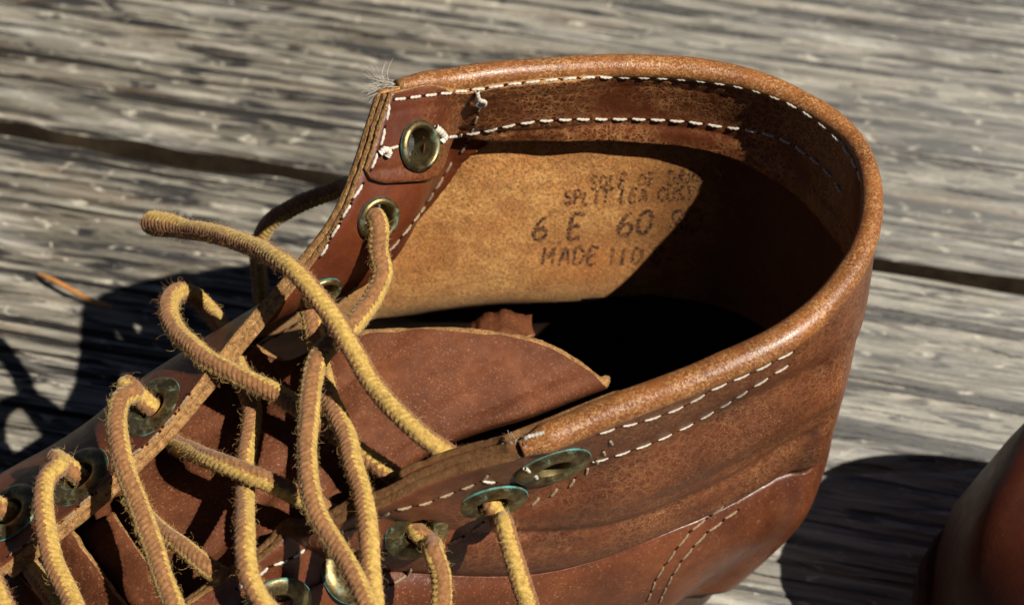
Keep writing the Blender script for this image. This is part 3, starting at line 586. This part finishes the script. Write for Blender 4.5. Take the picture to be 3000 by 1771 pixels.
# ------------------------------------------------------------------ laces
def lace(pts, r=2.35, tw0=0., twist=.012, hairs=30, rtip=None):
    r *= .92; rtip = rtip and rtip*.95
    Lc = np.array([p if len(p) == 3 and isinstance(p, np.ndarray) else P(*p) for p in pts]); Lc = cr(Lc, 20)
    Lc, s = resample(Lc, .2*MM); s = s/MM
    Lc = Lc+np.stack([vn(s*.12, s*0+k, int(tw0*10)+40)-.5 for k in range(3)], 1)*.5*MM
    T, N, B = frames(Lc); k = 48; a = np.arange(k)/k*2*math.pi
    ph = tw0+twist*s+.5*(vn(s*.06, s*0, 77+int(tw0*7))-.5)
    th = (a[None]+0*s[:, None]); loc = (th-ph[:, None]) % (2*math.pi); sec = (loc//(math.pi/2)).astype(int); f = (loc % (math.pi/2))/(math.pi/2)
    sl_ = np.where(sec % 2 == 0, f, 1-f); pitch = 1.3
    cyc = s[:, None]/pitch+sl_*1.15+.25*(vn(s[:, None]*.25, sec*3., 5)-.5)
    rid = np.abs(np.sin(math.pi*cyc))**.7; groove = np.minimum(f, 1-f)*4; groove = np.clip(groove, 0, 1)**.6
    rad = np.full_like(s, r)*(1+.06*(vn(s*.09, s*0+2, 31)-.5)*2)
    if rtip: rad = r+(rtip-r)*(1-ss(s, 4, 18)); rad = rad*np.sqrt(np.clip(1-((2.5-np.minimum(s, 2.5))/2.6)**2, .05, 1))
    fib = np.sin(2*math.pi*(3*cyc+.6*vn(s[:, None]*2, th*4, 9)))
    disp = rad[:, None]*(.84+.115*rid+.075*groove+.016*fib+.05*(vn(s[:, None]*5, th*5, 12)-.5))
    ov = .12*(vn(s*.07, s*0+1, 61)-.3)
    disp = disp*(1+ov[:, None]*np.cos(2*(th-ph[:, None]*2)))
    V = Lc[:, None]+MM*disp[..., None]*(np.cos(th)[..., None]*N[:, None]+np.sin(th)[..., None]*B[:, None])
    F = tubefaces(len(s), k); fi = F[:, 0]; zig = f+.16*(np.abs(((s[:, None]/pitch) % 1)-.5)*2-.5)
    cs = ((loc+(.11*math.pi/2)*(np.abs((cyc % 1)-.5)*4-1)+.22*(vn(s[:, None]*3.5, th*3, 14)-.5)) // (math.pi/2)).astype(int) % 2
    o = link('lace', mesh('lace', V.reshape(-1, 3), F, [M_yel, M_brn], cs.reshape(-1)[fi]), boot)
    # loose fibres
    n = int(s[-1]*hairs); ii = rng.integers(0, len(s), n); jj = rng.integers(0, k, n); p0 = V[ii, jj]
    nn = nrm(p0-Lc[ii]); dirv = nrm(nn*.8+T[ii]*rng.normal(0, .8, (n, 1))+rng.normal(0, .35, (n, 3))); ln = rng.gamma(1.5, .55, n)+.45; ln = np.minimum(ln, 4.5)
    curl = nrm(rng.normal(0, 1, (n, 3))); st = 6; pts_ = [p0]; d = dirv
    for q in range(st-1):
        d = nrm(d+np.cross(curl, d)*rng.uniform(.15, 1.0, (n, 1))-nn*.12); pts_.append(pts_[-1]+d*(ln/st)[:, None]*MM)
    H = np.stack(pts_, 1); side = nrm(np.cross(np.gradient(H, axis=1), curl[:, None])); up2 = nrm(np.cross(np.gradient(H, axis=1), side))
    wdt = np.linspace(.027, .015, st)*MM; an3 = np.arange(3)/3*2*math.pi
    HV = H[:, :, None]+wdt[None, :, None, None]*(np.cos(an3)[None, None, :, None]*side[:, :, None]+np.sin(an3)[None, None, :, None]*up2[:, :, None])
    bf = tubefaces(st, 3); HF = (bf[None]+(np.arange(n)*st*3)[:, None, None]).reshape(-1, 4)
    mi = np.repeat(cs[ii, jj], len(bf)); z = link('fuzz', mesh('fuzz', HV.reshape(-1, 3), HF, [M_yfz, M_bfz], mi), o); z['kind'] = 'stuff'
    return o
lace([(432,652,92),(480,660,95),(540,668,99),(620,682,106),(730,714,115),(830,768,122.5),(905,835,123),(970,920,121),(1020,1005,119),(1080,1110,115),(1150,1195,114),(1230,1268,113),(1290,1312,110),(1330,1345,104),(1365,1385,94)], 2.4, .3, .006, 44, 3.1)
E2P = e2[0]
lace([E2P-e2[1]*6*MM, E2P-e2[1]*1*MM, E2P+e2[1]*2.5*MM+np.array([-1., 0, -2.])*MM, P(1107,735,117), P(1118,800,115), P(1095,870,113), P(1050,930,112.5), P(1005,975,112), P(965,1012,112), P(925,1070,111), P(905,1180,110), P(900,1300,109), P(908,1420,108), P(930,1510,107), P(985,1600,106), P(1040,1690,106), P(1085,1790,105), P(1120,1870,104)], 2.35, 2.2, .008)
lace([(970,815,106),(930,842,104),(908,880,101),(915,950,99),(930,1030,98),(945,1100,99),(965,1180,102),(1010,1270,104),(1045,1385,105),(1070,1500,105),(1085,1620,103.5),(1094,1720,101),(1100,1830,98)], 2.3, 1.2, .01)
lace([(690,1030,86),(668,985,87),(620,912,85),(575,868,87),(530,856,91),(500,880,94),(497,925,96),(524,980,98),(597,1042,100.5),(668,1085,101.5),(740,1122,101.5),(811,1155,101),(870,1195,100.5),(950,1250,99),(1026,1300,98),(1122,1372,96),(1180,1420,92),(1235,1475,86)], 2.35, .9, .012, 46)
lace([(690,1060,93),(708,1110,94),(728,1160,93),(737,1200,92),(732,1260,92),(724,1330,92.5),(720,1395,93),(716,1480,96),(718,1560,99.5),(724,1640,99),(742,1705,97),(775,1765,94),(805,1800,90)], 2.3, 2.6, .01)
lace([(490,1280,80),(530,1308,86),(575,1328,92),(640,1354,97),(716,1384,98.5),(811,1420,98.5),(883,1456,97.5),(960,1495,96),(1030,1550,90)], 2.3, 1.6, .01)
def nudge(e, a, d=(0, 0, 0)): return e[0]+e[1]*a*MM+np.array(d)*MM
lace([nudge(F4, -5), nudge(F4, 1), nudge(F4, 6, (-2, 2, 0)), P(394,1146,97.5), P(354,1168,99), P(341,1241,99), P(358,1348,98.5), P(394,1456,97), P(441,1587,96), P(477,1694,95), P(520,1800,93), P(550,1870,92)], 2.35, .5, .012, 40)
lace([(380,1460,80),(420,1505,83),(480,1558,86.5),(537,1600,88.5),(609,1659,89),(680,1706,87),(750,1760,82)], 2.2, 2.0, .01)
lace([nudge(F5, -5), nudge(F5, 1), nudge(F5, 5.5, (-2, 1, 0)), P(172,1362,90.5), P(137,1407,91.5), P(130,1503,91.5), P(150,1611,90), P(185,1710,89), P(230,1800,88), P(260,1860,87)], 2.3, 1.1, .012)
lace([(75,1630,71),(100,1675,75),(130,1720,78),(165,1770,79.5),(210,1840,80)], 2.2, .4, .01)
lace([nudge(F6, -5), nudge(F6, 1), nudge(F6, 5, (-3, 0, 0)), P(-40,1520,84), P(-60,1590,84), P(-20,1700,82), P(25,1790,81), P(60,1850,80)], 2.3, 1.4, .01)
lace([nudge(N2, -5), nudge(N2, 0, (0, 0, -.5)), nudge(N2, 3.5, (1.2, 0, -2)), P(1472,1530,97), P(1492,1600,94.5), P(1516,1676,91), P(1540,1750,88), P(1565,1840,84)], 2.3, .2, .01)
lace([nudge(N3, -5), nudge(N3, 0, (0, 0, -.5)), nudge(N3, 3.5, (1.5, 0, -1.5)), P(1272,1612,95), P(1292,1670,92.5), P(1296,1730,90), P(1290,1800,87), P(1285,1860,84)], 2.3, 1.9, .01)
lace([(1085,610,106),(1030,545,92),(965,566,86),(870,604,82),(800,640,78),(768,690,72),(757,750,66),(762,830,58),(770,905,50),(785,990,42)], 2.3, .8, .01, 12)

# ------------------------------------------------------------------ stamped writing on the lining
GL = {'6': [[(.75,1),(.3,.75),(.05,.35),(.2,.05),(.6,0),(.9,.2),(.8,.45),(.4,.5),(.12,.33)]], 'E': [[(.9,1),(.15,1),(.1,0),(.85,0)],[(.12,.52),(.7,.52)]],
      '0': [[(.5,1),(.15,.8),(.05,.4),(.25,.03),(.6,.02),(.9,.3),(.92,.75),(.6,1),(.5,1)]], '8': [[(.5,.52),(.18,.72),(.3,.97),(.65,1),(.85,.78),(.5,.52),(.1,.25),(.3,0),(.7,0),(.9,.25),(.5,.52)]],
      'M': [[(.05,0),(.1,1),(.5,.4),(.9,1),(.95,0)]], 'A': [[(.05,0),(.5,1),(.95,0)],[(.22,.38),(.78,.38)]], 'D': [[(.1,0),(.1,1),(.6,.95),(.9,.6),(.85,.25),(.55,0),(.1,0)]],
      'I': [[(.5,0),(.5,1)]], 'S': [[(.9,.85),(.6,1),(.2,.9),(.15,.65),(.8,.4),(.85,.12),(.5,0),(.08,.12)]], 'P': [[(.1,0),(.1,1),(.75,.95),(.85,.7),(.7,.5),(.1,.48)]],
      'L': [[(.12,1),(.1,0),(.8,0)]], 'T': [[(.05,1),(.95,1)],[(.5,1),(.5,0)]], 'C': [[(.9,.85),(.55,1),(.15,.75),(.1,.3),(.5,0),(.9,.15)]], 'U': [[(.1,1),(.1,.25),(.5,0),(.9,.25),(.9,1)]],
      'R': [[(.1,0),(.1,1),(.75,.95),(.85,.72),(.7,.52),(.1,.48)],[(.5,.5),(.9,0)]], 'K': [[(.1,0),(.1,1)],[(.85,1),(.12,.45),(.9,0)]], 'F': [[(.1,0),(.1,1),(.85,1)],[(.1,.52),(.7,.52)]], 'O': [[(.5,1),(.1,.75),(.1,.25),(.5,0),(.9,.25),(.9,.75),(.5,1)]],
      '-': [[(.1,.4),(.9,.4)]]}
def stamp(items, h, wd_, stroke, fade):
    V = []; F = []
    for ch, x0, y0 in items:
        for st_ in GL[ch]:
            q = np.array(st_); q = np.stack([x0+(q[:, 0]-.5)*wd_+(q[:, 1]-.5)*h*.16, y0-(q[:, 1]-.5)*h-(q[:, 0]-.5)*wd_*.07], 1)
            q, _ = resample(cr(q, 6), 2.5); tq = nrm(np.gradient(q, axis=0)); nq = np.stack([-tq[:, 1], tq[:, 0]], 1)
            for i in range(len(q)):
                hw = stroke*(.35+.55*random.random())*.6; run = random.random() > fade
                ok = []
                for sgn in (-1, 0, 1):
                    x, y = q[i]+nq[i]*sgn*hw; hh = cast(BV_UP, x, y); ok.append(hh[0]+hh[1]*.07*MM if hh else None)
                if any(o is None for o in ok): continue
                V += ok
                if i and run and len(V) >= 6 and prev_i == i-1: 
                    b0 = len(V)-6; F += [(b0, b0+1, b0+4, b0+3), (b0+1, b0+2, b0+5, b0+4)]
                prev_i = i
    o = link('stamped_ink', mesh('stamped_ink', V, F, M_ink), upper); return o
prev_i = -9
stamp([('6', 1585, 668), ('E', 1690, 662), ('6', 1835, 655), ('0', 1890, 650), ('8', 1985, 650), ('0', 2032, 645)], 66, 43, 15, .10)
stamp([('M', 1607, 750), ('A', 1655, 750), ('D', 1697, 748), ('E', 1738, 748), ('I', 1793, 752), ('I', 1825, 752), ('0', 1867, 747), ('8', 1926, 745), ('-', 1960, 752)], 47, 32, 12.5, .16)
stamp([(c, 1665+i*27.5, 578-i*.9) for i, c in enumerate('SPLIT LEA CUST') if c != ' '], 38, 22, 11, .2)
stamp([(c, 1655+i*28.5, 540-i*1.8) for i, c in enumerate('   SOLE OF DARK R') if c != ' '], 38, 22, 11, .26)

# thread knots and frayed ends
def thread(pts, B, parent, r=.45, lift=.5, name='thread_end'):
    q = []
    for x, y, l in pts:
        h = cast(B, x, y)
        if h: q.append(h[0]+h[1]*(l+lift)*MM)
    if len(q) < 2: return
    Lc = cr(np.array(q), 8); V, F = tube(Lc, r*MM*(1+.15*np.sin(np.arange(len(Lc))*1.9)), 8)
    return link(name, mesh(name, V.reshape(-1, 3), F, M_thr), parent)
BV_ALL = bvh(geo_upper, geo_ff, geo_fn, geo_band, geo_roll, geo_counter, geo_tongue)
thread([(1395,268,0),(1400,280,.6),(1416,284,.8),(1416,296,.6),(1402,300,.5),(1390,292,.5),(1392,282,.8)], BV_IN, band, .5, name='thread_knot')
thread([(1268,372,.3),(1278,385,.9),(1286,400,.9),(1280,415,.5)], BV_IN, band, .8, name='thread_knot')
thread([(1108,448,.2),(1118,436,.8),(1130,444,.8),(1128,456,.4)], BV_IN, band, .7, name='thread_knot')
thread([(1520,1296,.2),(1545,1284,.3),(1570,1276,.3),(1595,1268,.2)], bvh(geo_roll), roll, .42, .2)
thread([(1540,1300,.2),(1528,1318,.3),(1524,1340,.3),(1532,1358,.2)], bvh(geo_roll), roll, .38, .2)
thread([(1535,1362,.2),(1555,1372,.5),(1570,1390,.3)], BV_OUT, roll, .42)
def fray(px, py, dirs, n, ln, parent, B=None, z=None):
    h = cast(B or BV_ALL, px, py)
    p = h[0] if h else P(px, py, z)
    V = []; F = []; o = 0
    for i in range(n):
        d = nrm(np.array(dirs)+rng.normal(0, .16, 3)); L_ = [p+rng.normal(0, .4, 3)*MM]; cvec = rng.normal(0, .22, 3)+np.array([0, 0, -.06])
        for q in range(6): d = nrm(d+cvec); L_.append(L_[-1]+d*ln*random.uniform(.6, 1.1)/6*MM)
        v, f = tube(np.array(L_), np.linspace(.06, .03, 7)*MM, 3); V.append(v.reshape(-1, 3)); F.append(f+o); o += 21
    z_ = link('frayed_thread', mesh('frayed_thread', np.concatenate(V), np.concatenate(F), M_thr), parent); z_['kind'] = 'stuff'
fray(1150, 250, (-1, -.05, .1), 60, 7.5, roll, z=142)
fray(1505, 1300, (-.6, .5, .5), 10, 3, roll, z=116)

# ------------------------------------------------------------------ second boot at the lower right
b2 = thing('leather_boot', 'dark brown boot toe in shade at the right edge of the deck', 'boot', (0, 0, 0))
ax = nrm(np.array([.86, -.51])); tip = np.array([110, -9.]); pr = np.array([-ax[1], ax[0]]); sec = []; wl = []
for i in range(30):
    f = i/29; d = 270*f; hw = np.interp(d, [0, 3, 8, 16, 30, 50, 90, 150, 200, 250, 268, 270], [4, 17, 27, 36, 43, 47, 48, 40, 37, 35, 22, 3])
    hz = np.interp(d, [0, 4, 10, 25, 45, 80, 120, 150, 200, 250, 270], [32, 53, 62, 67, 70, 76, 94, 110, 116, 113, 100]); c0 = tip+ax*d
    sec.append([np.array([*(c0+pr*hw*np.sign(math.cos(t))*abs(math.cos(t))**.7), 13+(hz-13)*max(math.sin(t), 0)**.62])*MM for t in np.linspace(0, math.pi, 41)])
    wl.append((c0, hw))
sec = cr(np.array(sec), 3); n2 = gridnormals(sec); n2 = n2 if n2[40, 20, 2] > 0 else -n2
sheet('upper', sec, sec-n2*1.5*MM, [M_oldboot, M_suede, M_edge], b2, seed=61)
ol = [c+pr*h_ for c, h_ in wl]+[c-pr*h_ for c, h_ in wl[::-1]]; ol = np.array(ol)*MM
def slab2(name, grow, z0, z1, m):
    cx_ = (tip+ax*135)*MM; nrmls = nrm(np.stack([np.gradient(ol[:, 1]), -np.gradient(ol[:, 0])], 1)); sgn = 1 if ((ol-cx_)*nrmls).sum() > 0 else -1
    o2 = ol+nrmls*sgn*grow*MM; n = len(o2)
    V = [(x, y, z1*MM) for x, y in o2]+[(x, y, z0*MM) for x, y in o2]
    link(name, mesh(name, V, [tuple(range(n)), tuple(range(2*n-1, n-1, -1))]+[((i+1) % n, i, n+i, n+(i+1) % n) for i in range(n)], m, smooth=False), b2)
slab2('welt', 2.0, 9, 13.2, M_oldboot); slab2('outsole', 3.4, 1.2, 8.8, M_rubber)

# ------------------------------------------------------------------ pine needle on the deck
pn = np.array([P(112,800,2.6), P(160,822,3.4), P(215,852,3.2), P(275,882,2.4), P(330,900,1.8)]); pn = cr(pn, 10)
V, F = tube(pn, np.interp(np.arange(len(pn)), [0, 6, 30, len(pn)-1], [.25, .7, .8, .5])*MM, 8)
o = link('pine_needle', mesh('pine_needle', V.reshape(-1, 3), F, M_needle)); o['label'] = 'dry orange pine needle lying on the grey deck boards'; o['category'] = 'pine needle'
